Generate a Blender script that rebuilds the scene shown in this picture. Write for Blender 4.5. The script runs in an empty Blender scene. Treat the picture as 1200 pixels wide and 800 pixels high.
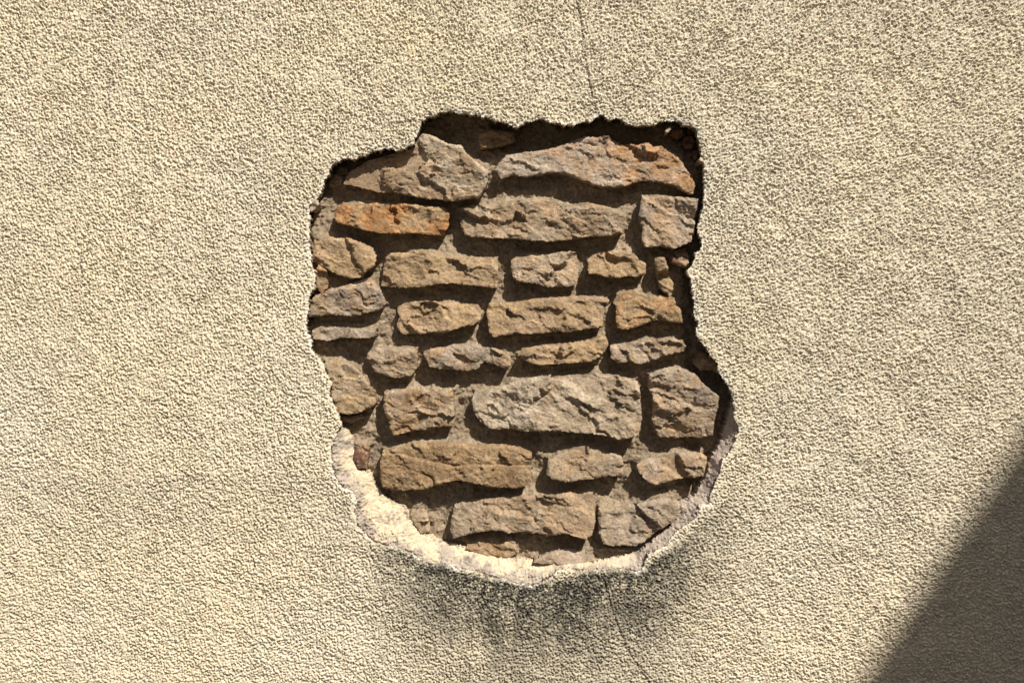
import bpy, bmesh, math
import numpy as np

# ------------------------------------------------------------------ camera, light
scene = bpy.context.scene
DIST = 2.2                 # camera to wall face (m)
PXM = 0.002                # metres per photo pixel on the wall face
CZ = 1.5                   # height of the picture centre above the lane

cam_data = bpy.data.cameras.new('camera')
cam = bpy.data.objects.new('camera', cam_data)
scene.collection.objects.link(cam)
cam.location = (0, -DIST, CZ)
cam.rotation_euler = (math.radians(90), 0, 0)
cam_data.sensor_width = 36
cam_data.lens = 36 * DIST / (1200 * PXM)
cam_data.clip_start = 0.05
cam_data.clip_end = 500
scene.camera = cam

SUN_EL, SUN_AZ = math.radians(48), math.radians(36)      # azimuth to the right of the wall's normal
TO_SUN = np.array([math.cos(SUN_EL) * math.sin(SUN_AZ), -math.cos(SUN_EL) * math.cos(SUN_AZ), math.sin(SUN_EL)])
world = bpy.data.worlds.new('World')
scene.world = world
world.use_nodes = True
wn = world.node_tree
bg = wn.nodes['Background']
sky = wn.nodes.new('ShaderNodeTexSky')
sky.sky_type = 'NISHITA'
sky.sun_disc = False
sky.air_density = 0.8
sky.dust_density = 4
sky.ozone_density = 0.4
sky.sun_elevation = SUN_EL
sky.sun_rotation = math.atan2(TO_SUN[0], TO_SUN[1])
wn.links.new(sky.outputs[0], bg.inputs[0])
bg.inputs[1].default_value = 0.05

sl = bpy.data.lights.new('sun', 'SUN')
sl.energy = 5.0
sl.angle = math.radians(0.53)
sl.color = (1.0, 0.95, 0.875)
sun = bpy.data.objects.new('sun', sl)
scene.collection.objects.link(sun)
from mathutils import Vector
sun.rotation_euler = Vector(TO_SUN).to_track_quat('Z', 'Y').to_euler()
sun.location = (4, -6, 9)

vs = scene.view_settings
vs.view_transform = 'Standard'
vs.look = 'None'
vs.gamma = 1
vs.exposure = 0.32
vs.use_curve_mapping = False
scene.render.engine = 'CYCLES'

# ------------------------------------------------------------------ helpers
COL = scene.collection
rng = np.random.default_rng(7)


def lin(r, g, b):
    c = np.array([r, g, b]) / 255.0
    return np.where(c <= 0.04045, c / 12.92, ((c + 0.055) / 1.055) ** 2.4)


def tag(o, label=None, cat=None, group=None, kind=None):
    for k, v in (('label', label), ('category', cat), ('group', group), ('kind', kind)):
        if v:
            o[k] = v
    return o


def spectrum_tile(n, cell, seed, lo=None, hi=None, power=None):
    """periodic noise, unit variance; band pass (wavelengths lo..hi in metres) or 1/f^power"""
    r = np.random.default_rng(seed)
    f = np.fft.fftfreq(n, cell)
    fx, fy = np.meshgrid(f, f)
    k = np.hypot(fx, fy)
    k[0, 0] = 1e9
    if power is not None:
        a = k ** (-power)
        if hi:
            a = a * np.exp(-(1.0 / (k * hi)) ** 4)
    else:
        kc, kw = 0.5 * (1 / lo + 1 / hi), 0.5 * (1 / lo - 1 / hi)
        a = np.exp(-0.5 * ((k - kc) / kw) ** 2)
    a[0, 0] = 0
    t = np.fft.ifft2(np.fft.fft2(r.standard_normal((n, n))) * a).real
    return ((t - t.mean()) / t.std()).astype(np.float32)


class Tile:
    def __init__(s, t, cell):
        s.t, s.c, s.n = t, cell, t.shape[0]

    def __call__(s, x, z, ox=0.0, oz=0.0):
        u, v = (x + ox) / s.c, (z + oz) / s.c
        i, j = np.floor(u).astype(np.int64), np.floor(v).astype(np.int64)
        fu, fv = u - i, v - j
        i0, j0, i1, j1 = i % s.n, j % s.n, (i + 1) % s.n, (j + 1) % s.n
        return ((s.t[j0, i0] * (1 - fu) + s.t[j0, i1] * fu) * (1 - fv)
                + (s.t[j1, i0] * (1 - fu) + s.t[j1, i1] * fu) * fv)


grain = Tile(spectrum_tile(2048, 0.0012, 1, lo=0.0046, hi=0.019), 0.0012)
grain_fine = Tile(spectrum_tile(1024, 0.0012, 2, lo=0.0036, hi=0.008), 0.0012)
grit = Tile(spectrum_tile(1024, 0.0024, 9, lo=0.014, hi=0.045), 0.0024)
fbm = Tile(spectrum_tile(1024, 0.001, 3, power=1.55, hi=0.12), 0.001)
rough = Tile(spectrum_tile(1024, 0.001, 4, power=1.1, hi=0.03), 0.001)
broad = Tile(spectrum_tile(512, 0.01, 5, power=1.6, hi=1.2), 0.01)
patch = Tile(spectrum_tile(512, 0.002, 6, power=1.5, hi=0.2), 0.002)
edge_n = Tile(spectrum_tile(1024, 0.0015, 8, power=1.0, hi=0.03), 0.0015)

ORI = {1: (340, 120), 2: (580, 120), 3: (340, 270), 4: (580, 270), 5: (360, 400), 6: (620, 400), 7: (370, 510), 8: (610, 510)}
ZS = 1156 / 260.0


def px(region, pts):
    a = np.array(pts, float)
    return a / ZS + np.array(ORI[region])


def to_wall(p, depth=0.0):
    """photo pixels -> wall coordinates (x, z) of a point `depth` behind the render's face"""
    f = (DIST + depth) / DIST
    p = np.asarray(p, float)
    return np.stack([(p[:, 0] - 600) * PXM * f, CZ + (400 - p[:, 1]) * PXM * f], 1)


def seg_dist(x, z, poly, closed=True):
    d2 = np.full(x.shape, 1e9)
    n = len(poly)
    for i in range(n if closed else n - 1):
        ax, az = poly[i]
        bx, bz = poly[(i + 1) % n]
        ex, ez = bx - ax, bz - az
        t = np.clip(((x - ax) * ex + (z - az) * ez) / (ex * ex + ez * ez + 1e-15), 0, 1)
        d2 = np.minimum(d2, (x - ax - t * ex) ** 2 + (z - az - t * ez) ** 2)
    return np.sqrt(d2)


def inside(x, z, poly):
    c = np.zeros(x.shape, bool)
    n = len(poly)
    for i in range(n):
        ax, az = poly[i]
        bx, bz = poly[(i + 1) % n]
        if az == bz:
            continue
        c ^= ((az > z) != (bz > z)) & (x < (bx - ax) * (z - az) / (bz - az) + ax)
    return c


def sdf(x, z, poly):
    d = seg_dist(x, z, poly)
    return np.where(inside(x, z, poly), d, -d)         # positive inside


def sstep(a, b, v):
    t = np.clip((v - a) / (b - a), 0, 1)
    return t * t * (3 - 2 * t)


def mesh_object(name, verts, faces, mat, parent=None, cols=None, smooth=True, origin=None):
    me = bpy.data.meshes.new(name)
    verts = np.asarray(verts, np.float32).reshape(-1, 3)
    if origin is not None:
        verts = verts - np.asarray(origin, np.float32)
    faces = np.asarray(faces, np.int32)
    me.vertices.add(len(verts))
    me.vertices.foreach_set('co', verts.ravel())
    k = faces.shape[1]
    me.loops.add(faces.size)
    me.loops.foreach_set('vertex_index', faces.ravel())
    me.polygons.add(len(faces))
    me.polygons.foreach_set('loop_start', np.arange(0, faces.size, k, dtype=np.int32))
    if smooth:
        me.polygons.foreach_set('use_smooth', np.ones(len(faces), bool))
    if cols is not None:
        at = me.color_attributes.new('Col', 'FLOAT_COLOR', 'POINT')
        c4 = np.ones((len(verts), 4), np.float32)
        c4[:, :cols.shape[1]] = cols
        at.data.foreach_set('color', c4.ravel())
    me.update(calc_edges=True)
    me.materials.append(mat)
    o = bpy.data.objects.new(name, me)
    COL.objects.link(o)
    if parent is not None:
        o.parent = parent
    if origin is not None:
        o.location = tuple(np.asarray(origin) - (np.array(parent.location) if parent is not None else 0))
    elif parent is not None:
        o.location = tuple(-np.array(parent.location))
    return o


def cut_grid(xs, zs, field):
    """grid faces where field > 0; vertices on the cut are slid on to the contour.
    returns X, Z (flattened, moved), quads, boundary edges (a, b) ordered with their quad"""
    nz, nx = len(zs), len(xs)
    X, Z = np.meshgrid(xs, zs)
    gz, gx = np.gradient(field, zs, xs)
    idx = np.arange(nx * nz).reshape(nz, nx)
    fc = (field[:-1, :-1] + field[1:, :-1] + field[:-1, 1:] + field[1:, 1:]) / 4
    keep = fc > 0
    q = np.stack([idx[:-1, :-1], idx[:-1, 1:], idx[1:, 1:], idx[1:, :-1]], -1)
    kp = np.pad(keep, 1)                         # outside the grid counts as kept: no skirt there
    kp[0, :] = kp[-1, :] = True
    kp[:, 0] = kp[:, -1] = True
    edges = []
    for (dz, dx, a, b) in ((-1, 0, 0, 1), (0, 1, 1, 2), (1, 0, 2, 3), (0, -1, 3, 0)):
        nb = kp[1 + dz:1 + dz + nz - 1, 1 + dx:1 + dx + nx - 1]
        m = keep & ~nb
        edges.append(np.stack([q[m][:, a], q[m][:, b]], 1))
    edges = np.concatenate(edges)
    bv = np.unique(edges)
    g2 = gx ** 2 + gz ** 2 + 1e-9
    cell = min(np.diff(xs).min(), np.diff(zs).min())
    mx = np.clip(-field * gx / g2, -0.75 * cell, 0.75 * cell).ravel()
    mz = np.clip(-field * gz / g2, -0.75 * cell, 0.75 * cell).ravel()
    X, Z = X.ravel().copy(), Z.ravel().copy()
    X[bv] += mx[bv]
    Z[bv] += mz[bv]
    return X, Z, q[keep], edges, (gx.ravel(), gz.ravel())


def build_patch(xs, zs, field, Y, cols, rings):
    """front sheet + skirt. rings: list of functions (x, z, y, gx, gz) -> x, y, z for each step back"""
    X, Z, quads, edges, (gx, gz) = cut_grid(xs, zs, field)
    used = np.unique(quads)
    remap = np.full(X.shape, -1, np.int64)
    remap[used] = np.arange(len(used))
    V = [np.stack([X[used], Y[used], Z[used]], 1)]
    C = [cols[used]]
    F = [remap[quads]]
    if len(edges) and rings:
        bv = np.unique(edges)
        bm = np.full(X.shape, -1, np.int64)
        bm[bv] = np.arange(len(bv))
        base = len(used)
        cx, cy, cz = X[bv], Y[bv], Z[bv]
        gl = np.hypot(gx[bv], gz[bv]) + 1e-9
        nx_, nz_ = gx[bv] / gl, gz[bv] / gl
        V.append(np.stack([cx, cy, cz], 1))
        C.append(cols[bv])
        prev = base
        n = len(bv)
        for fn in rings:
            x2, y2, z2, c2 = fn(cx, cy, cz, nx_, nz_, cols[bv])
            V.append(np.stack([x2, y2, z2], 1))
            C.append(c2)
            cur = prev + n
            a, b = bm[edges[:, 0]], bm[edges[:, 1]]
            F.append(np.stack([prev + b, prev + a, cur + a, cur + b], 1))
            prev = cur
    return np.concatenate(V), np.concatenate(F), np.concatenate(C)


# ------------------------------------------------------------------ materials
def surface_material(name, scale_speck, speck, bump_scale, bump_dist, roughness=0.92, bump2=None):
    m = bpy.data.materials.new(name)
    m.use_nodes = True
    n, l = m.node_tree.nodes, m.node_tree.links
    bsdf = n['Principled BSDF']
    bsdf.inputs['Roughness'].default_value = roughness
    bsdf.inputs['Specular IOR Level'].default_value = 0.2
    att = n.new('ShaderNodeAttribute')
    att.attribute_name = 'Col'
    geo = n.new('ShaderNodeNewGeometry')
    no = n.new('ShaderNodeTexNoise')
    no.inputs['Scale'].default_value = scale_speck
    no.inputs['Detail'].default_value = 5
    no.inputs['Roughness'].default_value = 0.7
    l.new(geo.outputs['Position'], no.inputs['Vector'])
    mr = n.new('ShaderNodeMapRange')
    mr.inputs['From Min'].default_value = 0.25
    mr.inputs['From Max'].default_value = 0.75
    mr.inputs['To Min'].default_value = 1 - speck
    mr.inputs['To Max'].default_value = 1 + speck
    l.new(no.outputs['Fac'], mr.inputs['Value'])
    mx = n.new('ShaderNodeMix')
    mx.data_type = 'RGBA'
    mx.blend_type = 'MULTIPLY'
    mx.inputs['Factor'].default_value = 1
    l.new(att.outputs['Color'], mx.inputs['A'])
    l.new(mr.outputs['Result'], mx.inputs['B'])
    l.new(mx.outputs['Result'], bsdf.inputs['Base Color'])
    nb = n.new('ShaderNodeTexNoise')
    nb.inputs['Scale'].default_value = bump_scale
    nb.inputs['Detail'].default_value = 6
    nb.inputs['Roughness'].default_value = 0.65
    l.new(geo.outputs['Position'], nb.inputs['Vector'])
    bp = n.new('ShaderNodeBump')
    bp.inputs['Strength'].default_value = 1
    bp.inputs['Distance'].default_value = bump_dist
    l.new(nb.outputs['Fac'], bp.inputs['Height'])
    l.new(bp.outputs['Normal'], bsdf.inputs['Normal'])
    return m


def plain_material(name, col, roughness=0.8, scale=8, var=0.15, bump=0.002):
    m = bpy.data.materials.new(name)
    m.use_nodes = True
    n, l = m.node_tree.nodes, m.node_tree.links
    bsdf = n['Principled BSDF']
    bsdf.inputs['Roughness'].default_value = roughness
    geo = n.new('ShaderNodeNewGeometry')
    no = n.new('ShaderNodeTexNoise')
    no.inputs['Scale'].default_value = scale
    no.inputs['Detail'].default_value = 6
    l.new(geo.outputs['Position'], no.inputs['Vector'])
    cr = n.new('ShaderNodeValToRGB')
    cr.color_ramp.elements[0].position = 0.3
    cr.color_ramp.elements[1].position = 0.7
    cr.color_ramp.elements[0].color = tuple(c * (1 - var) for c in col) + (1,)
    cr.color_ramp.elements[1].color = tuple(c * (1 + var) for c in col) + (1,)
    l.new(no.outputs['Fac'], cr.inputs['Fac'])
    l.new(cr.outputs['Color'], bsdf.inputs['Base Color'])
    bp = n.new('ShaderNodeBump')
    bp.inputs['Distance'].default_value = bump
    l.new(no.outputs['Fac'], bp.inputs['Height'])
    l.new(bp.outputs['Normal'], bsdf.inputs['Normal'])
    return m


M_RENDER = surface_material('roughcast', 260, 0.16, 420, 0.0016)
def add_far_grain(m):
    n, l = m.node_tree.nodes, m.node_tree.links
    att = next(q for q in n if q.type == 'ATTRIBUTE')
    bump = next(q for q in n if q.type == 'BUMP')
    geo = next(q for q in n if q.type == 'NEW_GEOMETRY')
    no = n.new('ShaderNodeTexNoise')
    no.inputs['Scale'].default_value = 105
    no.inputs['Detail'].default_value = 2
    no.inputs['Roughness'].default_value = 0.5
    l.new(geo.outputs['Position'], no.inputs['Vector'])
    b2 = n.new('ShaderNodeBump')
    b2.inputs['Distance'].default_value = 0.02
    l.new(att.outputs['Alpha'], b2.inputs['Strength'])
    l.new(no.outputs['Fac'], b2.inputs['Height'])
    l.new(b2.outputs['Normal'], bump.inputs['Normal'])


add_far_grain(M_RENDER)
M_STONE = surface_material('sandstone', 230, 0.36, 320, 0.0020)
M_MORTAR = surface_material('mortar', 240, 0.28, 330, 0.0018)
M_PLASTER = surface_material('plaster', 240, 0.12, 360, 0.0020)

# ------------------------------------------------------------------ outlines read off the photograph
OUTER_TOP = np.concatenate([                     # crisp broken edge of the roughcast, clockwise from lower left
    px(5, [(175, 440), (160, 390), (140, 340), (120, 290), (125, 220), (105, 170), (85, 110), (50, 80), (15, 55), (15, 30)]),
    px(3, [(105, 600), (95, 560), (78, 500), (80, 460), (95, 400), (105, 330), (125, 300), (130, 240), (110, 180), (105, 120), (95, 60), (105, 10)]),
    px(1, [(95, 640), (100, 600), (105, 560), (95, 540), (120, 520), (155, 490), (165, 440), (170, 400), (200, 360), (225, 330), (270, 300), (330, 290), (380, 280), (430, 250), (500, 240), (560, 255), (610, 240), (640, 215), (660, 180), (672, 130), (680, 100), (720, 75), (780, 55), (850, 45), (920, 65), (980, 62), (1040, 75)]),
    px(2, [(0, 90), (60, 110), (120, 135), (150, 105), (200, 95), (290, 95), (340, 110), (410, 122), (460, 105), (520, 85), (540, 72), (600, 82), (660, 80), (690, 105), (740, 112), (810, 115), (880, 100), (930, 95), (980, 115), (1050, 125), (1060, 160), (1065, 210), (1075, 270), (1095, 300), (1085, 350), (1095, 420), (1090, 490), (1080, 560), (1065, 640), (1065, 690), (1085, 720), (1080, 750)]),
    px(4, [(1070, 100), (1040, 150), (1010, 200), (1020, 250), (1030, 310), (1045, 360), (1035, 420), (1050, 500), (1060, 550), (1090, 600), (1130, 650)]),
    px(6, [(990, 120), (1010, 170), (1040, 220), (1050, 270), (1062, 300)]),
])
OUTER_BOT = np.concatenate([                     # outer edge of the sloping plaster, right to left
    px(6, [(1080, 400), (1095, 450), (1080, 520), (1060, 580), (1010, 620), (1000, 680)]),
    px(8, [(1014, 251), (1000, 300), (990, 350), (930, 370), (920, 430), (880, 460), (820, 500), (780, 540), (760, 590), (700, 600), (660, 620), (650, 690), (620, 710), (560, 700), (480, 690), (410, 700), (330, 705), (260, 700), (200, 710), (150, 740), (100, 770), (40, 785)]),
    px(7, [(1060, 775), (980, 750), (900, 730), (830, 710), (740, 690), (660, 670), (590, 670), (540, 650), (510, 610), (440, 590), (370, 575), (310, 550), (250, 510), (210, 450), (195, 390), (210, 340), (190, 290), (140, 270), (100, 210), (85, 150), (85, 100)]),
    px(5, [(125, 570), (130, 520), (150, 470)]),
])
INNER_BOT = np.concatenate([                     # foot of the sloping plaster, right to left
    px(6, [(1050, 310), (1030, 400), (1010, 480), (990, 540), (940, 610), (930, 680)]),
    px(8, [(930, 270), (900, 320), (830, 350), (820, 400), (790, 460), (740, 500), (700, 530), (640, 590), (600, 610), (540, 625), (450, 640), (380, 655), (300, 660), (200, 660), (120, 660), (50, 650), (0, 640)]),
    px(7, [(960, 640), (900, 625), (850, 610), (800, 585), (720, 570), (660, 555), (600, 520), (545, 515), (510, 470), (490, 420), (470, 370), (420, 355), (370, 330), (330, 290), (300, 230), (280, 180), (220, 175), (195, 120), (195, 30)]),
    px(5, [(230, 490), (200, 450), (180, 440)]),
])
HOLE_PX = np.concatenate([OUTER_TOP, OUTER_BOT])
HOLE = to_wall(HOLE_PX)

# ------------------------------------------------------------------ the lane
M_LANE = plain_material('sandy_paving', (0.115, 0.10, 0.078), 0.9, 60, 0.25, 0.004)
bm = bmesh.new()
bmesh.ops.create_grid(bm, x_segments=8, y_segments=8, size=150)
me = bpy.data.meshes.new('lane')
bm.to_mesh(me)
bm.free()
me.materials.append(M_LANE)
lane = bpy.data.objects.new('lane', me)
COL.objects.link(lane)
tag(lane, 'sandy paved lane at the foot of the roughcast wall', kind='structure')

# ------------------------------------------------------------------ the wall
WALL_W, WALL_H = 7.0, 4.6
wall = bpy.data.objects.new('roughcast_facade', None)
COL.objects.link(wall)
tag(wall, 'cream roughcast wall with a broken hole baring rubble stonework', 'wall')


FX, FZ = 1.23, 0.83                       # half size of the coat's main sheet
xs = np.linspace(-FX, FX, 1231)
zs = np.linspace(CZ - FZ, CZ + FZ, 831)
X, Z = np.meshgrid(xs, zs)
field = np.full(X.shape, 1.0)
i0, i1 = np.searchsorted(xs, [HOLE[:, 0].min() - 0.06, HOLE[:, 0].max() + 0.06])
j0, j1 = np.searchsorted(zs, [HOLE[:, 1].min() - 0.06, HOLE[:, 1].max() + 0.06])
sub = (slice(j0, j1), slice(i0, i1))
field[sub] = -sdf(X[sub], Z[sub], HOLE) + 0.0006 * grain(X[sub], Z[sub], 0.4, 0.2) + 0.0022 * fbm(X[sub], Z[sub], .8, .3)
# roughcast relief
g = 0.88 * grain(X, Z) + 0.50 * grain_fine(X, Z) + 0.20 * grit(X, Z) + 0.22 * rough(X, Z, .15, .45)
g = np.where(g > 0, 1.2 * np.tanh(0.9 * g), g * 1.05)
relief = 0.0028 * g * np.clip(1 + 0.06 * patch(X, Z, .3, .9) + 0.05 * fbm(X * .4, Z * .4, .2, .7), .5, 1.5) + 0.0010 * broad(X, Z) + 0.0005 * fbm(X * .6, Z * .6, .1, .1)
relief *= 0.35 + 0.65 * sstep(0, 0.008, field)
# hairline cracks
PXX, PXY = 600 + X / PXM, 400 - (Z - CZ) / PXM


def crack(pts, width, depth):
    P = to_wall(np.array(pts, float))
    lo, hi = P.min(0) - 0.03, P.max(0) + 0.03
    a0, a1 = np.searchsorted(xs, [lo[0], hi[0]])
    b0, b1 = np.searchsorted(zs, [lo[1], hi[1]])
    s = (slice(b0, b1), slice(a0, a1))
    wx = X[s] + 0.0016 * edge_n(X[s], Z[s], 0.3, 0.1)
    d = seg_dist(wx, Z[s], P, closed=False)
    w = np.exp(-(d / width) ** 2)
    relief[s] -= depth * w
    return s, w


cracks = [crack([(674, -60), (675, 0), (679, 15), (684, 47), (686, 72), (689, 90), (694, 112), (699, 134)], 0.0016, 0.004),
          crack([(701, 664), (710, 687), (717, 713), (727, 740), (733, 757), (743, 772), (752, 787), (762, 800), (776, 850), (786, 900)], 0.0018, 0.004),
          crack([(94, 300), (95, 318), (94, 336)], 0.0015, 0.0022),
          crack([(165, 470.5), (175, 471), (186, 469)], 0.0018, 0.003)]
# colour: cream with pinkish and yellowish drifts, soot below the hole, smudges
b1_, b2_ = broad(X, Z, 1.3, 0.4), broad(X, Z, 2.9, 3.1)
p1_ = patch(X, Z, 0.1, 0.7)
base = np.array(lin(220, 208, 182))
col = np.empty(X.shape + (3,), np.float32)
col[...] = base
col *= (1 + 0.018 * b1_ + 0.02 * p1_)[..., None]
col[..., 0] *= 1 + 0.006 * b2_
col[..., 2] *= 1 - 0.012 * b2_ + 0.02 * sstep(650, 1150, PXX)
pale = np.array(lin(228, 216, 186))
stain = np.zeros(X.shape)
bx = np.interp(PXX, [380, 430, 490, 545, 625, 700, 755, 800, 850], [560, 625, 655, 675, 690, 672, 668, 640, 590])
below = PXY - bx
spread = np.interp(PXX, [420, 480, 560, 640, 700, 770, 850, 900], [0.15, 0.8, 1.0, 1.0, 1.0, 0.9, 0.3, 0.0])
length = np.interp(PXX, [420, 500, 620, 700, 780, 900], [36, 52, 72, 60, 64, 36])
st = spread * np.exp(-np.clip(below, 0, None) / length) * sstep(-14, 4, below)
st *= np.clip(0.95 + 0.18 * patch(X, Z, 0.55, 0.2) + 0.32 * rough(X, Z), 0, 1.25)
faint = 0.42 * spread * np.exp(-np.clip(below - 30, 0, None) / 110) * sstep(10, 60, below) * np.clip(0.75 + 0.35 * patch(X * 1.1, Z * 0.3, 0.2, 0.9), 0, 1)
stain = np.clip(1.05 * st + faint, 0, 0.95)
for (sx, sy, rx, ry, amt) in ((130, 98, 5, 6, .55), (128, 130, 4, 26, .18), (623, 92, 4, 3, .45), (156, 437, 9, 8, .25), (250, 340, 60, 30, .06), (800, 140, 8, 8, .3),
                              (395, 575, 30, 40, .12), (1040, 40, 90, 60, .05), (1150, 250, 70, 160, .03)):
    e = ((PXX - sx) / rx) ** 2 + ((PXY - sy) / ry) ** 2
    stain = np.maximum(stain, amt * np.exp(-e) * np.clip(0.8 + 0.4 * rough(X, Z), 0, 1.3))
soot = np.array(lin(54, 53, 48))
col = col * (1 - stain[..., None]) + soot * stain[..., None]
for s, w in cracks:
    col[s] = col[s] * (1 - 0.6 * w[..., None]) + lin(58, 50, 42) * 0.6 * w[..., None]
# freshly broken pale rim right at the edge
rim = np.exp(-np.clip(field, 0, None) / 0.004) * np.clip(0.25 + 0.7 * patch(X, Z, 0.8, 0.1), 0, 1)
col = col * (1 - rim[..., None]) + lin(232, 226, 214) * rim[..., None]
col = np.concatenate([col, np.zeros(X.shape + (1,))], -1).astype(np.float32)
Y = -relief + 0.002 * np.exp(-np.clip(field, 0, None) / 0.003)
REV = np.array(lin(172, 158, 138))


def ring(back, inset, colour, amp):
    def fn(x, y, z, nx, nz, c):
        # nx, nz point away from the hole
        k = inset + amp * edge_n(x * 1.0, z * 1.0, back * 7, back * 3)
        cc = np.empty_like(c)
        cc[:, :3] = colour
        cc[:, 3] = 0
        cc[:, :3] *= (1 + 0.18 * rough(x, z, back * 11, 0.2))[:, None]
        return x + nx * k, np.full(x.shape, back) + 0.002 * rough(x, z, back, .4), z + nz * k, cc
    return fn


V, F, C = build_patch(xs, zs, field, Y.ravel(), col.reshape(-1, 4),
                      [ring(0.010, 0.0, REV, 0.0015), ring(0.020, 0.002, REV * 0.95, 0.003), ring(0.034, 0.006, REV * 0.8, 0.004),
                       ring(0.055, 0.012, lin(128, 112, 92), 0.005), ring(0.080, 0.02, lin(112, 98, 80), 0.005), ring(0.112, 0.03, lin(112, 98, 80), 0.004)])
roughcast = mesh_object('roughcast_coat', V, F, M_RENDER, wall, C)
tag(roughcast, 'cream roughcast coat with a ragged hole and soot stain below')

# the same coat goes on round the main sheet: one panel, copied
PW, PH = 2 * FX / 3, FZ
pxs, pzs = np.linspace(-PW / 2 - .002, PW / 2 + .002, 345), np.linspace(-PH / 2 - .002, PH / 2 + .002, 349)
QX, QZ = np.meshgrid(pxs, pzs)
qg = 0.88 * grain(QX, QZ, .77, .31) + 0.40 * grain_fine(QX, QZ, .2, .6) + 0.24 * grit(QX, QZ, .3, .3) + 0.22 * rough(QX, QZ)
qg = np.where(qg > 0, 1.2 * np.tanh(0.9 * qg), qg * 1.05)
qc = np.zeros(QX.shape + (4,), np.float32)
qc[..., :3] = base * (1 + 0.018 * broad(QX, QZ, .4, .9) + 0.02 * patch(QX, QZ, .7, .1))[..., None]
V, F, C = build_patch(pxs, pzs, np.ones(QX.shape), (-0.0028 * qg).ravel(), qc.reshape(-1, 4), [])
panel = mesh_object('roughcast_panel', V, F, M_RENDER, wall, C)
first = True
for row in range(4):
    for c_ in range(5):
        if 1 <= c_ <= 3 and 1 <= row <= 2:
            continue
        o = panel if first else panel.copy()
        if not first:
            COL.objects.link(o)
        first = False
        o.location = ((c_ - 2) * PW, 0.0, CZ + (row - 1.5) * PH)
        o.rotation_euler = (0, math.pi * ((row + c_) % 2), 0)
hx, zt_, zb_ = 2.5 * PW, CZ + 2 * PH, 0.0
V, F = [], []
for (xa, xb, za, zb2) in ((-WALL_W / 2, -hx, 0, WALL_H), (hx, WALL_W / 2, 0, WALL_H), (-hx, hx, zt_, WALL_H)):
    n0 = len(V)
    V += [(xa, 0.0, za), (xb, 0.0, za), (xb, 0.0, zb2), (xa, 0.0, zb2), (xa, 0.109, za), (xb, 0.109, za), (xb, 0.109, zb2), (xa, 0.109, zb2)]
    F += [(n0, n0 + 1, n0 + 2, n0 + 3), (n0 + 1, n0 + 5, n0 + 6, n0 + 2), (n0, n0 + 3, n0 + 7, n0 + 4), (n0 + 3, n0 + 2, n0 + 6, n0 + 7)]
mesh_object('roughcast_margin', V, F, M_RENDER, wall, np.tile(np.append(base, 1.0), (len(V), 1)), smooth=False)

# masonry core behind everything, and the coat's outer returns
bm = bmesh.new()
bmesh.ops.create_cube(bm, size=1)
bmesh.ops.scale(bm, vec=(WALL_W - 0.004, 0.36, WALL_H - 0.004), verts=bm.verts)
bmesh.ops.translate(bm, vec=(0, 0.110 + 0.18, WALL_H / 2), verts=bm.verts)
me = bpy.data.meshes.new('wall_core')
bm.to_mesh(me)
bm.free()
me.materials.append(plain_material('core_masonry', tuple(lin(112, 98, 80)), 0.95, 20, 0.2))
core = bpy.data.objects.new('wall_core', me)
COL.objects.link(core)
core.parent = wall
bm = bmesh.new()
for (cx, cz, sx, sz) in ((0, WALL_H + 0.03, WALL_W + 0.16, 0.06), (-WALL_W / 2 - 0.02, WALL_H / 2, 0.04, WALL_H), (WALL_W / 2 + 0.02, WALL_H / 2, 0.04, WALL_H)):
    r = bmesh.ops.create_cube(bm, size=1)
    bmesh.ops.scale(bm, vec=(sx, 0.52 if sz < 0.1 else 0.44, sz), verts=r['verts'])
    bmesh.ops.translate(bm, vec=(cx, 0.215, cz), verts=r['verts'])
me = bpy.data.meshes.new('coping')
bm.to_mesh(me)
bm.free()
me.materials.append(plain_material('coping_stone', tuple(lin(170, 158, 135)), 0.9, 25, 0.12))
o = bpy.data.objects.new('coping', me)
COL.objects.link(o)
o.parent = wall

# ------------------------------------------------------------------ the stones
TAN, BRN, GRY, ORG, OCH, LIL, PALE, RED, RUST = (lin(*c) for c in (
    (155, 132, 105), (137, 112, 83), (151, 134, 112), (158, 123, 88), (151, 128, 97), (151, 136, 119), (180, 165, 143), (100, 73, 61), (150, 110, 72)))
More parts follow.
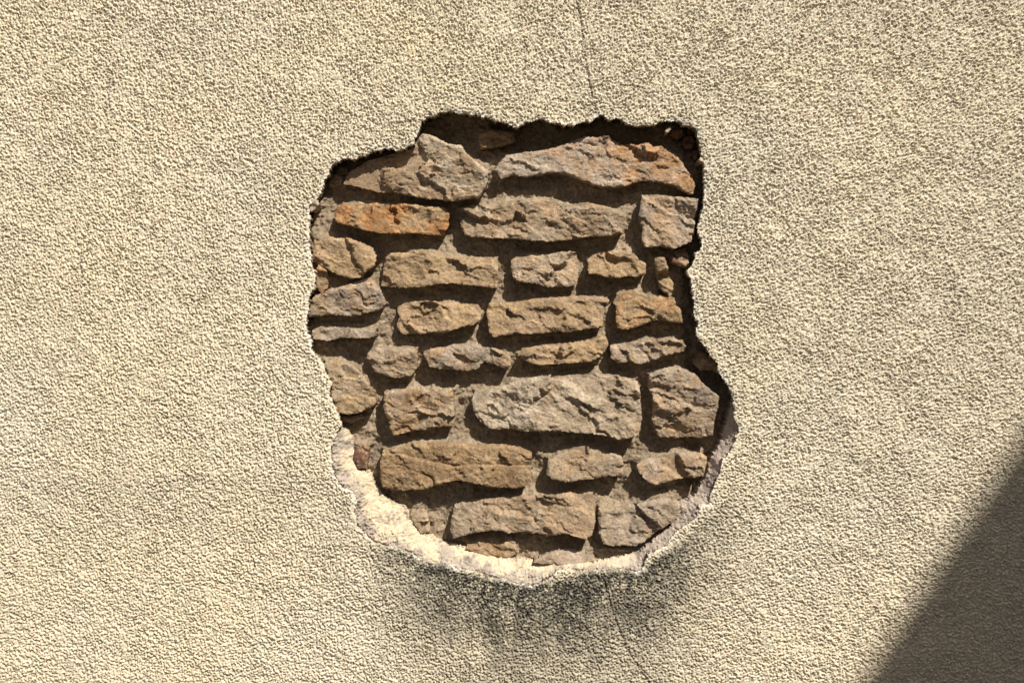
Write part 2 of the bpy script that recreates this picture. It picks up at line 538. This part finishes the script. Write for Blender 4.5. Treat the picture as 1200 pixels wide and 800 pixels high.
# region, outline, main colour, second colour, amount, depth (mm behind the face), tilt x, tilt z, mask direction (or None), label
STONES = [
    (1, [(270, 420), (300, 360), (400, 300), (500, 270), (600, 250), (660, 190), (690, 150), (760, 180), (820, 215), (890, 225), (920, 270), (980, 320), (1030, 360), (1025, 430), (990, 490), (920, 505), (840, 515), (780, 505), (700, 500), (560, 470), (450, 460), (330, 430)], TAN, PALE, .15, 19, .20, .0, (1, .2), 'pale angular stone under the stepped corner'),
    (1, [(980, 210), (990, 160), (1040, 140), (1156, 150), (1180, 200), (1100, 225), (1000, 240)], BRN, TAN, .4, 44, 0, .1, None, None),
    (2, [(0, 350), (20, 310), (60, 270), (150, 255), (250, 245), (340, 225), (400, 195), (480, 172), (530, 180), (590, 175), (640, 205), (680, 215), (740, 222), (800, 210), (820, 235), (870, 225), (940, 270), (980, 310), (1000, 350), (1030, 390), (1045, 420), (1030, 480), (990, 465), (940, 435), (880, 415), (800, 405), (740, 412), (690, 435), (620, 445), (550, 435), (500, 425), (440, 400), (380, 375), (310, 360), (250, 375), (160, 385), (90, 375), (30, 395)], LIL * 1.2, ORG, .30, 26, 0, .05, (1.2, .5), 'long lilac grey stone with an orange shoulder'),
    (1, [(225, 600), (240, 545), (270, 525), (380, 530), (470, 525), (540, 530), (600, 522), (700, 535), (800, 545), (830, 570), (825, 640), (800, 690), (730, 690), (650, 680), (560, 685), (470, 685), (380, 665), (290, 640), (235, 620)], RUST, OCH, .35, 26, 0, .1, None, 'rusty orange stone'),
    (2, [(-185, 548), (-130, 532), (-50, 532), (20, 515), (120, 505), (220, 502), (300, 512), (350, 525), (400, 530), (480, 515), (540, 530), (580, 545), (650, 560), (685, 590), (690, 640), (665, 680), (600, 695), (500, 700), (400, 715), (300, 725), (200, 722), (100, 710), (0, 705), (-80, 705), (-160, 690), (-180, 630)], TAN, GRY, .45, 27, 0, .12, None, None),
    (2, [(770, 480), (850, 475), (950, 490), (1055, 505), (1045, 580), (1035, 680), (1020, 725), (930, 765), (870, 750), (780, 755), (765, 700), (770, 650), (750, 600), (760, 530)], LIL, TAN, .55, 24, -.04, 0, (0, -.3), 'squarish lilac grey stone'),
    (3, [(105, 80), (120, 40), (200, 30), (290, 35), (370, 60), (430, 90), (450, 140), (445, 180), (400, 210), (370, 245), (320, 250), (260, 235), (200, 205), (140, 175), (115, 150)], TAN, OCH, .6, 27, .1, .1, (.6, -.4), None),
    (3, [(100, 390), (110, 350), (150, 330), (200, 310), (270, 290), (340, 265), (400, 245), (440, 240), (460, 290), (490, 350), (500, 385), (470, 410), (400, 430), (340, 445), (260, 440), (200, 440), (130, 445), (85, 452)], TAN, LIL, .5, 26, 0, .12, None, None),
    (3, [(120, 565), (110, 520), (150, 508), (230, 500), (330, 510), (440, 515), (450, 545), (420, 560), (330, 560), (270, 560), (200, 573)], GRY, LIL, .5, 30, 0, .1, None, None),
    (3, [(470, 285), (485, 180), (490, 140), (520, 115), (600, 115), (680, 98), (740, 115), (830, 120), (920, 140), (1020, 140), (1080, 140), (1085, 200), (1080, 300), (1020, 295), (930, 285), (840, 275), (770, 280), (690, 295), (600, 298), (520, 295)], TAN, OCH, .5, 27, 0, .1, None, None),
    (4, [(85, 200), (82, 150), (120, 130), (190, 110), (260, 125), (330, 112), (420, 108), (437, 150), (445, 180), (432, 240), (430, 280), (380, 290), (320, 292), (270, 295), (210, 275), (130, 270), (95, 245)], GRY, TAN, .5, 27, .05, .1, None, None),
    (4, [(485, 225), (483, 150), (520, 120), (620, 105), (680, 90), (740, 130), (790, 170), (792, 225), (750, 240), (690, 235), (640, 250), (590, 248), (540, 230)], OCH, TAN, .5, 25, 0, .15, None, None),
    (4, [(835, 200), (830, 150), (850, 138), (880, 140), (895, 180), (905, 220), (930, 270), (930, 300), (910, 330), (880, 325), (860, 300), (850, 250)], TAN, OCH, .5, 28, 0, 0, None, None),
    (4, [(900, 140), (930, 105), (1000, 90), (1010, 130), (1005, 200), (960, 185), (915, 170)], TAN, RED, .5, 40, 0, .1, None, None),
    (3, [(555, 400), (570, 390), (600, 375), (700, 370), (800, 370), (900, 378), (980, 385), (1000, 430), (985, 470), (960, 490), (900, 500), (850, 520), (800, 535), (740, 530), (690, 540), (640, 535), (590, 540), (560, 520), (555, 485), (565, 450)], TAN, OCH, .5, 27, 0, .12, None, None),
    (4, [(-45, 420), (-30, 375), (40, 370), (120, 370), (200, 355), (290, 350), (400, 340), (500, 338), (590, 345), (600, 365), (578, 400), (570, 440), (560, 500), (500, 510), (430, 520), (380, 530), (330, 525), (260, 535), (200, 540), (100, 535), (40, 545), (-5, 555), (-30, 530)], TAN, OCH, .35, 26, .04, .1, None, None),
    (4, [(640, 335), (670, 312), (720, 310), (760, 330), (800, 345), (850, 340), (900, 335), (940, 345), (945, 385), (970, 410), (980, 480), (920, 480), (860, 465), (790, 480), (740, 500), (680, 515), (640, 510), (630, 470), (635, 400), (620, 375)], OCH, ORG, .5, 22, -.05, .1, None, None),
    (5, [(315, 90), (310, 60), (360, 30), (430, 35), (500, 30), (570, 40), (578, 80), (570, 140), (545, 175), (490, 188), (440, 185), (380, 170), (345, 150), (330, 120)], TAN, GRY, .6, 29, .05, .1, (-1, .2), None),
    (5, [(605, 65), (640, 35), (700, 30), (760, 15), (820, 18), (880, 15), (930, 30), (980, 35), (1030, 55), (1060, 80), (1060, 120), (1030, 140), (980, 122), (930, 105), (900, 120), (895, 140), (830, 155), (770, 148), (700, 145), (640, 130), (620, 100)], LIL, TAN, .4, 26, 0, .1, None, None),
    (4, [(120, 650), (140, 615), (200, 605), (300, 590), (400, 585), (480, 570), (540, 550), (580, 550), (595, 590), (575, 630), (540, 665), (500, 680), (400, 690), (300, 695), (220, 700), (180, 690), (150, 675)], TAN, OCH, .5, 24, 0, .12, None, None),
    (4, [(605, 660), (600, 600), (640, 590), (720, 580), (800, 570), (870, 560), (910, 550), (940, 565), (975, 570), (995, 600), (985, 630), (930, 640), (870, 655), (820, 680), (760, 695), (700, 685), (640, 685)], TAN, LIL, .45, 25, 0, .12, None, None),
    (5, [(85, 110), (130, 95), (200, 105), (245, 120), (280, 160), (320, 220), (350, 270), (360, 320), (330, 345), (270, 370), (210, 380), (160, 365), (145, 330), (125, 270), (115, 200), (100, 150)], GRY, OCH, .65, 23, .1, 0, None, 'rounded grey stone with ochre stains'),
    (5, [(395, 340), (400, 260), (470, 250), (560, 250), (650, 250), (760, 260), (765, 330), (770, 400), (760, 440), (700, 445), (640, 455), (560, 465), (500, 478), (450, 490), (430, 460), (425, 410), (405, 370)], BRN, GRY, .45, 27, 0, .04, None, None),
    (6, [(-300, 300), (-285, 265), (-200, 250), (-120, 225), (-60, 200), (0, 190), (80, 180), (180, 178), (290, 175), (350, 160), (430, 175), (520, 190), (565, 205), (578, 260), (585, 330), (592, 400), (580, 460), (560, 490), (500, 505), (450, 510), (400, 490), (320, 480), (250, 475), (180, 466), (100, 462), (-16, 470), (-96, 452), (-196, 455), (-256, 420), (-286, 370)], GRY, PALE, .2, 20, .03, .1, (-1, .4), 'largest grey stone'),
    (6, [(625, 240), (620, 170), (680, 145), (740, 132), (800, 138), (850, 160), (890, 180), (900, 210), (940, 245), (990, 285), (985, 340), (970, 400), (965, 490), (900, 505), (820, 500), (740, 500), (680, 500), (650, 450), (640, 390), (650, 340), (640, 280)], TAN, LIL, .5, 24, .06, 0, (0, 1), None),
    (6, [(90, 690), (100, 620), (150, 590), (230, 555), (300, 545), (350, 560), (420, 580), (480, 595), (495, 640), (490, 690), (450, 700), (400, 700), (330, 715), (260, 720), (190, 728), (130, 715)], TAN, GRY, .5, 27, 0, .1, None, None),
    (6, [(560, 640), (610, 615), (680, 600), (760, 585), (840, 575), (900, 580), (930, 600), (925, 640), (910, 700), (850, 710), (780, 715), (720, 730), (660, 745), (620, 730), (590, 700), (565, 670)], TAN, LIL, .4, 27, 0, .1, None, None),
    (7, [(330, 180), (345, 80), (420, 70), (500, 45), (580, 40), (680, 40), (780, 45), (880, 50), (980, 50), (1060, 60), (1130, 90), (1125, 150), (1120, 230), (1100, 260), (1040, 275), (970, 270), (910, 270), (860, 250), (800, 235), (740, 230), (680, 240), (620, 260), (560, 280), (500, 285), (440, 290), (390, 290), (350, 270), (335, 230)], BRN, OCH, .5, 24, .02, .08, None, 'long brown stone with a split face'),
    (7, [(195, 110), (200, 50), (240, 45), (280, 60), (275, 120), (270, 170), (220, 170)], RED, BRN, .3, 40, 0, 0, None, 'small dark red stone beside the plaster slope'),
    (7, [(485, 420), (500, 380), (540, 365), (580, 400), (595, 460), (590, 505), (545, 510), (510, 460)], GRY, TAN, .4, 40, 0, .05, None, None),
    (8, [(-360, 440), (-345, 370), (-300, 345), (-200, 335), (-100, 325), (0, 315), (100, 315), (180, 310), (260, 295), (300, 315), (380, 310), (395, 360), (390, 440), (370, 515), (330, 530), (290, 520), (240, 505), (190, 510), (140, 525), (90, 510), (30, 500), (-60, 505), (-100, 492), (-150, 488), (-220, 500), (-300, 520), (-350, 535), (-365, 490)], TAN, GRY, .5, 29, .03, .12, (-1, 0), None),
    (8, [(405, 430), (410, 380), (480, 385), (560, 365), (640, 350), (720, 330), (790, 320), (830, 350), (830, 400), (790, 450), (740, 480), (700, 520), (640, 560), (590, 575), (530, 570), (470, 570), (430, 560), (410, 510)], LIL, GRY, .5, 28, .08, .1, None, 'lilac grey stone running into the plaster slope'),
    (8, [(60, 650), (130, 612), (230, 592), (300, 592), (400, 592), (500, 592), (600, 602), (625, 628), (540, 630), (450, 640), (380, 655), (300, 662), (220, 665), (120, 660)], LIL, GRY, .5, 41, 0, .3, None, None),
    (6, [(850, 110), (870, 60), (905, 50), (960, 90), (1000, 140), (1010, 165), (950, 150), (890, 150)], BRN, TAN, .4, 44, 0, 0, None, None),
    (7, [(780, 590), (790, 560), (860, 540), (960, 535), (1040, 560), (1060, 610), (1000, 640), (900, 630)], BRN, TAN, .5, 42, 0, .15, None, None),
    (3, [(135, 300), (130, 230), (150, 180), (190, 205), (205, 250), (190, 300), (160, 325)], TAN, ORG, .4, 33, 0, 0, None, None),
]

# crumbs of rubble under the overhang and loose plaster chips on the rim
CHIPS = [
    (2, [(888, 150), (896, 134), (915, 128), (922, 142), (905, 152)], PALE, PALE, .5, 12, 0, 0, None, 'chip'),
    (2, [(1066, 300), (1070, 282), (1090, 284), (1102, 300), (1086, 312)], PALE, PALE, .5, 2, 0, 0, None, 'chip'),
    (1, [(98, 545), (110, 520), (140, 508), (152, 530), (130, 552), (108, 572)], PALE, GRY, .4, 3, 0, 0, None, 'chip'),
    (2, [(910, 170), (930, 140), (975, 135), (985, 165), (950, 195)], RED, BRN, .5, 64, 0, 0, None, 'chip'),  # dark corner rubble: grey chunks with the overhang's shade put into their colour
    (2, [(975, 215), (985, 180), (1030, 175), (1045, 210), (1020, 240), (985, 240)], RED, BRN, .5, 62, 0, 0, None, 'chip'),
    (2, [(1000, 150), (1020, 132), (1048, 140), (1045, 168), (1015, 172)], RED, BRN, .5, 62, 0, 0, None, 'chip'),
    (2, [(1030, 270), (1040, 245), (1062, 250), (1062, 290), (1040, 300)], RED, BRN, .5, 60, 0, 0, None, 'chip'),
    (1, [(195, 430), (205, 385), (240, 365), (275, 385), (270, 425), (225, 445)], BRN, GRY, .4, 52, 0, 0, None, 'chip'),
    (1, [(235, 362), (262, 335), (300, 340), (300, 372), (262, 385)], BRN, GRY, .4, 56, 0, 0, None, 'chip'),
    (5, [(150, 408), (160, 380), (220, 395), (290, 380), (300, 395), (230, 425)], TAN, GRY, .4, 46, 0, .1, None, 'chip'),
]
STONES = STONES + CHIPS
MORTAR_Y = 0.064
stone_polys = []
for si, (reg, pts, c1, c2, amt, dep, tx, tz, mdir, label) in enumerate(STONES):
    r = np.random.default_rng({4: 611, 0: 702}.get(si, 100 + si))
    depth = dep * 0.001
    P = to_wall(px(reg, pts), depth)
    stone_polys.append(P)
    lo, hi = P.min(0) - 0.008, P.max(0) + 0.008
    cen = 0.5 * (lo + hi)
    half = 0.5 * (hi - lo)
    step = 0.0019
    sx = np.arange(lo[0], hi[0] + step, step)
    sz = np.arange(lo[1], hi[1] + step, step)
    GX, GZ = np.meshgrid(sx, sz)
    ox, oz = r.uniform(0, 1, 2)
    e = sdf(GX, GZ, P)
    eg = e + 0.0008 * edge_n(GX, GZ, ox, oz)
    gz, gx = np.gradient(e, sz, sx)
    top = np.clip(-gz, 0, 1)
    bot = np.clip(gz, 0, 1)
    side = 1 - np.clip(top + bot, 0, 1)
    size = min(half) * 2
    k = min(1.0, size / 0.07)
    rad = (0.002 + 0.008 * top + 0.004 * side + 0.002 * bot) * k
    drop = (0.001 + 0.006 * top + 0.003 * side + 0.001 * bot) * k
    rel = np.clip(e / rad, 0, 1)
    p = -drop * (1 - rel) ** 1.7
    # split faces: warped voronoi cells, each a tilted plane
    wx = GX + 0.0035 * k * fbm(GX, GZ, ox + .3, oz)
    wz = GZ + 0.0035 * k * fbm(GX, GZ, ox, oz + .4)
    ang = math.radians(r.uniform(-35, -8))
    ux, uz = wx * math.cos(ang) + wz * math.sin(ang), -wx * math.sin(ang) + wz * math.cos(ang)

    def cells(spacing, aspect, tilt, off):
        area = (half[0] * 2 * half[1] * 2)
        n = int(np.clip(area / (spacing * spacing * aspect), 3, 220))
        qx, qz = r.uniform(lo[0], hi[0], n), r.uniform(lo[1], hi[1], n)
        ax, az = qx * math.cos(ang) + qz * math.sin(ang), -qx * math.sin(ang) + qz * math.cos(ang)
        d1 = np.full(GX.shape, 1e9)
        d2 = np.full(GX.shape, 1e9)
        h1 = np.zeros(GX.shape)
        h2 = np.zeros(GX.shape)
        for i in range(n):
            d = ((ux - ax[i]) / aspect) ** 2 + (uz - az[i]) ** 2
            h = (ux - ax[i]) * r.normal(0, tilt) + (uz - az[i]) * r.normal(0, tilt) + r.normal(0, off)
            closer = d < d1
            mid = (~closer) & (d < d2)
            d2 = np.where(closer, d1, np.where(mid, d, d2))
            h2 = np.where(closer, h1, np.where(mid, h, h2))
            h1 = np.where(closer, h, h1)
            d1 = np.where(closer, d, d1)
        t = np.clip((np.sqrt(d2) - np.sqrt(d1)) / (0.10 * spacing), 0, 1)
        return h1 * (0.5 + 0.5 * t) + h2 * (0.5 - 0.5 * t)

    calm = {0: 0.6, 2: 0.62, 3: 0.7, 6: 0.5, 7: 0.75, 21: 0.65, 25: 0.8, 26: 0.7, 27: 0.6, 30: 0.8, 31: 0.75}.get(si, 1.0)    # water-worn or flatter faces
    p = p + calm * k * (cells(0.060, 1.9, 0.17, 0.0024) + cells(0.024, 2.4, 0.13, 0.0007))
    if si == 27:                               # a bed has split away along the upper half of the long brown stone
        L = to_wall(px(7, [(330, 95), (430, 95), (540, 125), (720, 160), (840, 150), (1130, 158)]), depth)
        over = GZ - np.interp(GX + 0.002 * fbm(GX, GZ), L[:, 0], L[:, 1])
        p = p - 0.006 * sstep(-0.001, 0.004, over) * np.exp(-np.clip(over, 0, None) / 0.02) - 0.006 * np.exp(-(over / 0.0022) ** 2)
    p = p + 0.0008 * k * fbm(GX, GZ, ox, oz) + 0.00016 * rough(GX, GZ, ox, oz)
    st1 = fbm(ux * 0.24, uz * 1.7, ox * 2.1, oz * 1.3)          # bedding streaks running across the split face
    st2 = rough(ux * 0.28, uz * 1.5, ox * 1.1, oz * 2.7)
    p = p + k * (0.0006 * (1 - 2 * np.abs(np.tanh(st1))) + 0.00062 * st2)
    p = p + (GX - cen[0]) * tx * 0.6 - (GZ - cen[1]) * tz * 1.1
    Yst = depth - np.clip(p - np.median(p[e > 0.01 * k]) * 0.7, -0.015 * max(k, .5), 0.018)
    # colours
    m = 0.5 + 0.42 * patch(GX, GZ, ox * 3, oz * 3)
    if mdir is not None:
        m = 0.5 + 0.22 * patch(GX, GZ, ox * 3, oz * 3) + 0.45 * ((GX - cen[0]) / half[0] * mdir[0] + (GZ - cen[1]) / half[1] * mdir[1])
    m = np.clip((m - 0.5) * 1.3 + 0.5 + (amt - 0.5), 0, 1)
    cc = c1 * (1 - m[..., None]) + c2 * m[..., None]
    cc = cc * np.clip(1 + 0.10 * rough(GX, GZ, oz, ox) + 0.10 * fbm(GX, GZ, oz * 2, ox * 2) + 0.10 * st2 + 0.06 * st1, .35, 1.6)[..., None]
    sp = np.clip(rough(GX, GZ, ox * 5, oz * 2) - 1.7, 0, 1)[..., None]
    cc = cc * (1 - sp) + PALE * 1.15 * sp
    rust = (np.clip(fbm(GX, GZ, oz * 4, ox * 6) - 0.9, 0, 1) * 0.22)[..., None]
    cc = cc * (1 - rust) + ORG * rust
    cc = np.clip(cc * r.uniform(0.92, 1.08), 0.01, 0.9)

    def back(yb, inset):
        def fn(x, y, z, nx, nz, c):
            # nx, nz point into the stone
            kk = inset + 0.0012 * rough(x, z, yb * 5, .2)
            return x + nx * kk, np.maximum(y + 0.002, yb + 0.0 * x), z + nz * kk, c * 0.95
        return fn
    yb = MORTAR_Y + 0.04
    V, F, C = build_patch(sx, sz, eg, Yst.ravel(), cc.reshape(-1, 3),
                          [back(depth + 0.012, 0.0005), back(depth + 0.024 if depth + 0.024 < yb else yb - 0.001, 0.002), back(yb, 0.003)])
    o = mesh_object('stone' if label != 'chip' else ('plaster_chip' if dep < 20 else 'rubble_chip'), V, F, M_STONE, wall, C, origin=(cen[0], depth, cen[1]))
    if label and label != 'chip':
        o['label'] = label

# ------------------------------------------------------------------ mortar bed
mx_ = np.arange(HOLE[:, 0].min() - 0.05, HOLE[:, 0].max() + 0.05, 0.0022)
mz_ = np.arange(HOLE[:, 1].min() - 0.05, HOLE[:, 1].max() + 0.05, 0.0022)
MX, MZ = np.meshgrid(mx_, mz_)
dist = np.full(MX.shape, 0.2)
for P in stone_polys:
    lo, hi = P.min(0) - 0.06, P.max(0) + 0.06
    a0, a1 = np.searchsorted(mx_, [lo[0], hi[0]])
    b0, b1 = np.searchsorted(mz_, [lo[1], hi[1]])
    s = (slice(b0, b1), slice(a0, a1))
    dist[s] = np.minimum(dist[s], -sdf(MX[s], MZ[s], P))
gz, gx = np.gradient(dist, mz_, mx_)
dd = np.clip(dist, 0, None)
above = np.clip(gz, 0, 1)                 # mortar lying on top of a stone
my = MORTAR_Y - 0.017 * above * np.exp(-dd / 0.009) \
    - 0.0028 * fbm(MX, MZ, .2, .6) - 0.0008 * rough(MX, MZ, .1, .1)
MPX = 600 + MX / PXM
MPY = 400 - (MZ - CZ) / PXM
my -= 0.008 * np.exp(-((MPX - 372) / 22) ** 2) * sstep(225, 260, MPY) * (1 - sstep(480, 520, MPY))
my += 0.032 * sstep(185, 150, MPY) * sstep(480, 520, MPX)
my += 0.020 * sstep(205, 180, MPY) * sstep(470, 440, MPX)
my += 0.022 * sstep(800, 822, MPX)
my = np.clip(my, 0.016, 0.106)
mc = np.empty(MX.shape + (3,), np.float32)
mm = np.clip(0.5 + 0.5 * patch(MX, MZ, 1.7, .3), 0, 1)[..., None]
mc[...] = lin(132, 117, 97) * (1 - mm) + lin(150, 133, 110) * mm
mc *= (1 + 0.14 * rough(MX, MZ, .7, .2))[..., None]
gr = np.clip(rough(MX, MZ, .33, .77) - 1.5, 0, 1)[..., None]
mc = mc * (1 - gr) + lin(190, 176, 150) * gr
V, F, C = build_patch(mx_, mz_, np.full(MX.shape, 1.0), my.ravel(), mc.reshape(-1, 3), [])
mesh_object('mortar_bed', V, F, M_MORTAR, wall, C)

# ------------------------------------------------------------------ sloping broken plaster along the lower rim
BO = to_wall(OUTER_BOT)
BI = to_wall(INNER_BOT, 0.04)
BAND = np.concatenate([BO, BI[::-1]])
bx_ = np.arange(BAND[:, 0].min() - 0.02, BAND[:, 0].max() + 0.02, 0.0019)
bz_ = np.arange(BAND[:, 1].min() - 0.02, BAND[:, 1].max() + 0.02, 0.0019)
BX, BZ = np.meshgrid(bx_, bz_)
fb = sdf(BX, BZ, BAND)
d_o = seg_dist(BX, BZ, BO, closed=False)
d_i = seg_dist(BX, BZ, BI, closed=False)
hole_d = sdf(BX, BZ, HOLE)
fb2 = np.maximum(fb, np.minimum(0.007 - d_o, 0.02)) + 0.0016 * edge_n(BX, BZ, .4, .9)
t = np.where(hole_d > 0, d_o / (d_o + d_i + 1e-6), 0)
t = np.where(hole_d > 0, np.where(fb > 0, t, 1.0), 0.0)
kz, kx = np.meshgrid(np.fft.fftfreq(t.shape[0], 0.0019), np.fft.fftfreq(t.shape[1], 0.0019), indexing='ij')
t = np.fft.ifft2(np.fft.fft2(t) * np.exp(-2 * (math.pi * 0.009) ** 2 * (kx ** 2 + kz ** 2))).real      # soften the slope
t = np.clip(t + 0.05 * patch(BX, BZ, .9, .1) + 0.015 * fbm(BX, BZ, .9, .1), 0, 1)
by = 0.0015 + 0.046 * (0.72 * t + 0.28 * t * t) - 0.0011 * fbm(BX, BZ, .15, .35) - 0.0006 * rough(BX, BZ) - (0.0004 + 0.0016 * (1 - t)) * grain(BX, BZ, .2, .5)
by = by + np.where(hole_d < 0, 0.004 + 0.3 * np.clip(-hole_d, 0, .01), 0.0)
bm_ = np.clip(0.5 + (t - 0.40) * 3.0 + 0.75 * patch(BX, BZ, .35, .15) + 0.25 * rough(BX, BZ, .3, .3), 0, 1)[..., None]
PBX = 600 + BX / PXM
PBY = 400 - (BZ - CZ) / PXM
right = (sstep(700, 780, PBX))[..., None]
cream, chalk = lin(206, 189, 160), lin(172, 159, 144)
bc = chalk * (1 - bm_) + cream * bm_
bc = bc * (1 - right) + (lin(168, 154, 144) * (1 - bm_) + lin(184, 168, 152) * bm_) * right
bc = bc * (1 + 0.05 * rough(BX, BZ, .6, .5) + 0.04 * fbm(BX, BZ, .6, .5))[..., None]
wsp = (np.clip(rough(BX, BZ, .9, .7) - 0.9, 0, 1) * 0.6)[..., None]
bc = bc * (1 - wsp) + lin(214, 204, 192) * wsp
dk = (np.clip(fbm(BX, BZ, .05, .65) - 0.5, 0, 1) * 0.7 * (1 - bm_[..., 0]))[..., None]
bc = bc * (1 - dk) + lin(120, 106, 92) * dk
V, F, C = build_patch(bx_, bz_, fb2, by.ravel(), bc.reshape(-1, 3),
                      [lambda x, y, z, nx, nz, c: (x + nx * 0.0, y + 0.006, z + nz * 0.0, c * 0.95),
                       lambda x, y, z, nx, nz, c: (x + nx * 0.001, np.maximum(y + 0.007, 0.085), z + nz * 0.001, c * 0.85)])
pl = mesh_object('plaster_slope', V, F, M_PLASTER, wall, C)
tag(pl, 'cream broken plaster slope along the lower rim of the hole')

# ------------------------------------------------------------------ the gabled house across the lane (casts the corner shadow)
M_HW = plain_material('house_render', tuple(lin(176, 166, 148)), 0.9, 30, 0.1)
M_ROOF = plain_material('slate', (0.07, 0.075, 0.085), 0.7, 14, 0.3)
M_TRIM = plain_material('trim_paint', (0.6, 0.58, 0.54), 0.5, 10, 0.05)
M_GLASS = plain_material('window_glass', (0.03, 0.035, 0.04), 0.08, 3, 0.1, 0.0)
M_DOOR = plain_material('door_paint', (0.05, 0.09, 0.07), 0.5, 12, 0.1)


def box_mesh(name, mat, parent, centre, size, rot=None):
    bm = bmesh.new()
    bmesh.ops.create_cube(bm, size=1)
    bmesh.ops.scale(bm, vec=size, verts=bm.verts)
    bmesh.ops.bevel(bm, geom=bm.edges[:], offset=min(size) * 0.08, segments=1, affect='EDGES')
    me = bpy.data.meshes.new(name)
    bm.to_mesh(me)
    bm.free()
    me.materials.append(mat)
    o = bpy.data.objects.new(name, me)
    COL.objects.link(o)
    o.parent = parent
    o.location = centre
    if rot:
        o.rotation_euler = rot
    return o


GY = -5.2                                     # plane of the gable's verge
A = to_wall(np.array([[1005., 800.], [1200., 504.]]))
slope = (A[1, 1] - A[0, 1]) / (A[1, 0] - A[0, 0])
s_ = -GY / -TO_SUN[1]
RX, RZ = A[0, 0] + TO_SUN[0] * s_, A[0, 1] + TO_SUN[2] * s_      # a point of the verge
EZ = 3.2
EX = RX + (EZ - RZ) / slope                  # eave end of the verge
HW = 4.6                                      # half span
APX, APZ = EX + HW, EZ + slope * HW
house = bpy.data.objects.new('gabled_house', None)
house.location = (APX, GY - 4.2, 0)
COL.objects.link(house)
tag(house, 'steep gabled house across the lane, shading the corner of the roughcast wall', 'house')
bm = bmesh.new()
wi = HW - 0.22
zt = APZ - 0.22 * 1.5 - 0.12
prof = [(-wi, 0), (wi, 0), (wi, zt - slope * wi), (0, zt), (-wi, zt - slope * wi)]
fr = [bm.verts.new((x, 4.2 - 0.18, z)) for x, z in prof]
bk = [bm.verts.new((x, -4.2 + 0.18, z)) for x, z in prof]
bm.faces.new(fr[::-1])
bm.faces.new(bk)
for i in range(5):
    j = (i + 1) % 5
    bm.faces.new([fr[i], fr[j], bk[j], bk[i]])
bmesh.ops.recalc_face_normals(bm, faces=bm.faces[:])
me = bpy.data.meshes.new('house_wall')
bm.to_mesh(me)
bm.free()
me.materials.append(M_HW)
hw = bpy.data.objects.new('house_wall', me)
COL.objects.link(hw)
hw.parent = house
for sgn in (-1, 1):                           # two roof slopes, upper faces through the verge line
    bm = bmesh.new()
    L = math.hypot(HW, slope * HW)
    nx, nz = sgn * slope / math.hypot(1, slope), 1 / math.hypot(1, slope)
    th = 0.16
    pts = [(0, APZ), (sgn * HW, EZ), (sgn * HW - nx * th, EZ - nz * th), (0, APZ - th / nz)]
    f = [bm.verts.new((x, 4.2, z)) for x, z in pts]
    b = [bm.verts.new((x, -4.2, z)) for x, z in pts]
    bm.faces.new(f)
    bm.faces.new(b[::-1])
    for i in range(4):
        j = (i + 1) % 4
        bm.faces.new([f[i], b[i], b[j], f[j]])
    bmesh.ops.recalc_face_normals(bm, faces=bm.faces[:])
    me = bpy.data.meshes.new('roof_slope')
    bm.to_mesh(me)
    bm.free()
    me.materials.append(M_ROOF)
    o = bpy.data.objects.new('roof_slope', me)
    COL.objects.link(o)
    o.parent = house
ch = box_mesh('chimney', M_HW, house, (0, -3.2, APZ + 0.35), (0.6, 0.6, 1.7))
box_mesh('chimney_cap', M_TRIM, ch, (0, 0, 0.88), (0.74, 0.74, 0.1))
fy = 4.2 - 0.18
for (wx, wz, ww, wh) in ((-1.2, 1.6, 0.9, 1.2), (1.3, 1.6, 0.9, 1.2), (0, 4.3, 0.8, 1.1)):
    w = box_mesh('window', M_GLASS, house, (wx, fy + 0.005, wz), (ww, 0.03, wh))
    for dx, dz, sx_, sz_ in ((-ww / 2, 0, .07, wh + .07), (ww / 2, 0, .07, wh + .07), (0, wh / 2, ww - .07, .07), (0, -wh / 2, ww - .07, .07), (0, 0, .05, wh - .07)):
        box_mesh('frame_bar', M_TRIM, w, (dx, 0.02, dz), (sx_, 0.06, sz_))
    box_mesh('sill', M_TRIM, w, (0, 0.06, -wh / 2 - 0.07), (ww + .2, 0.16, 0.07))
d = box_mesh('door', M_DOOR, house, (0.05, fy + 0.01, 1.02), (0.9, 0.05, 2.04))
box_mesh('handle', M_TRIM, d, (0.36, 0.05, 0), (0.03, 0.08, 0.12))
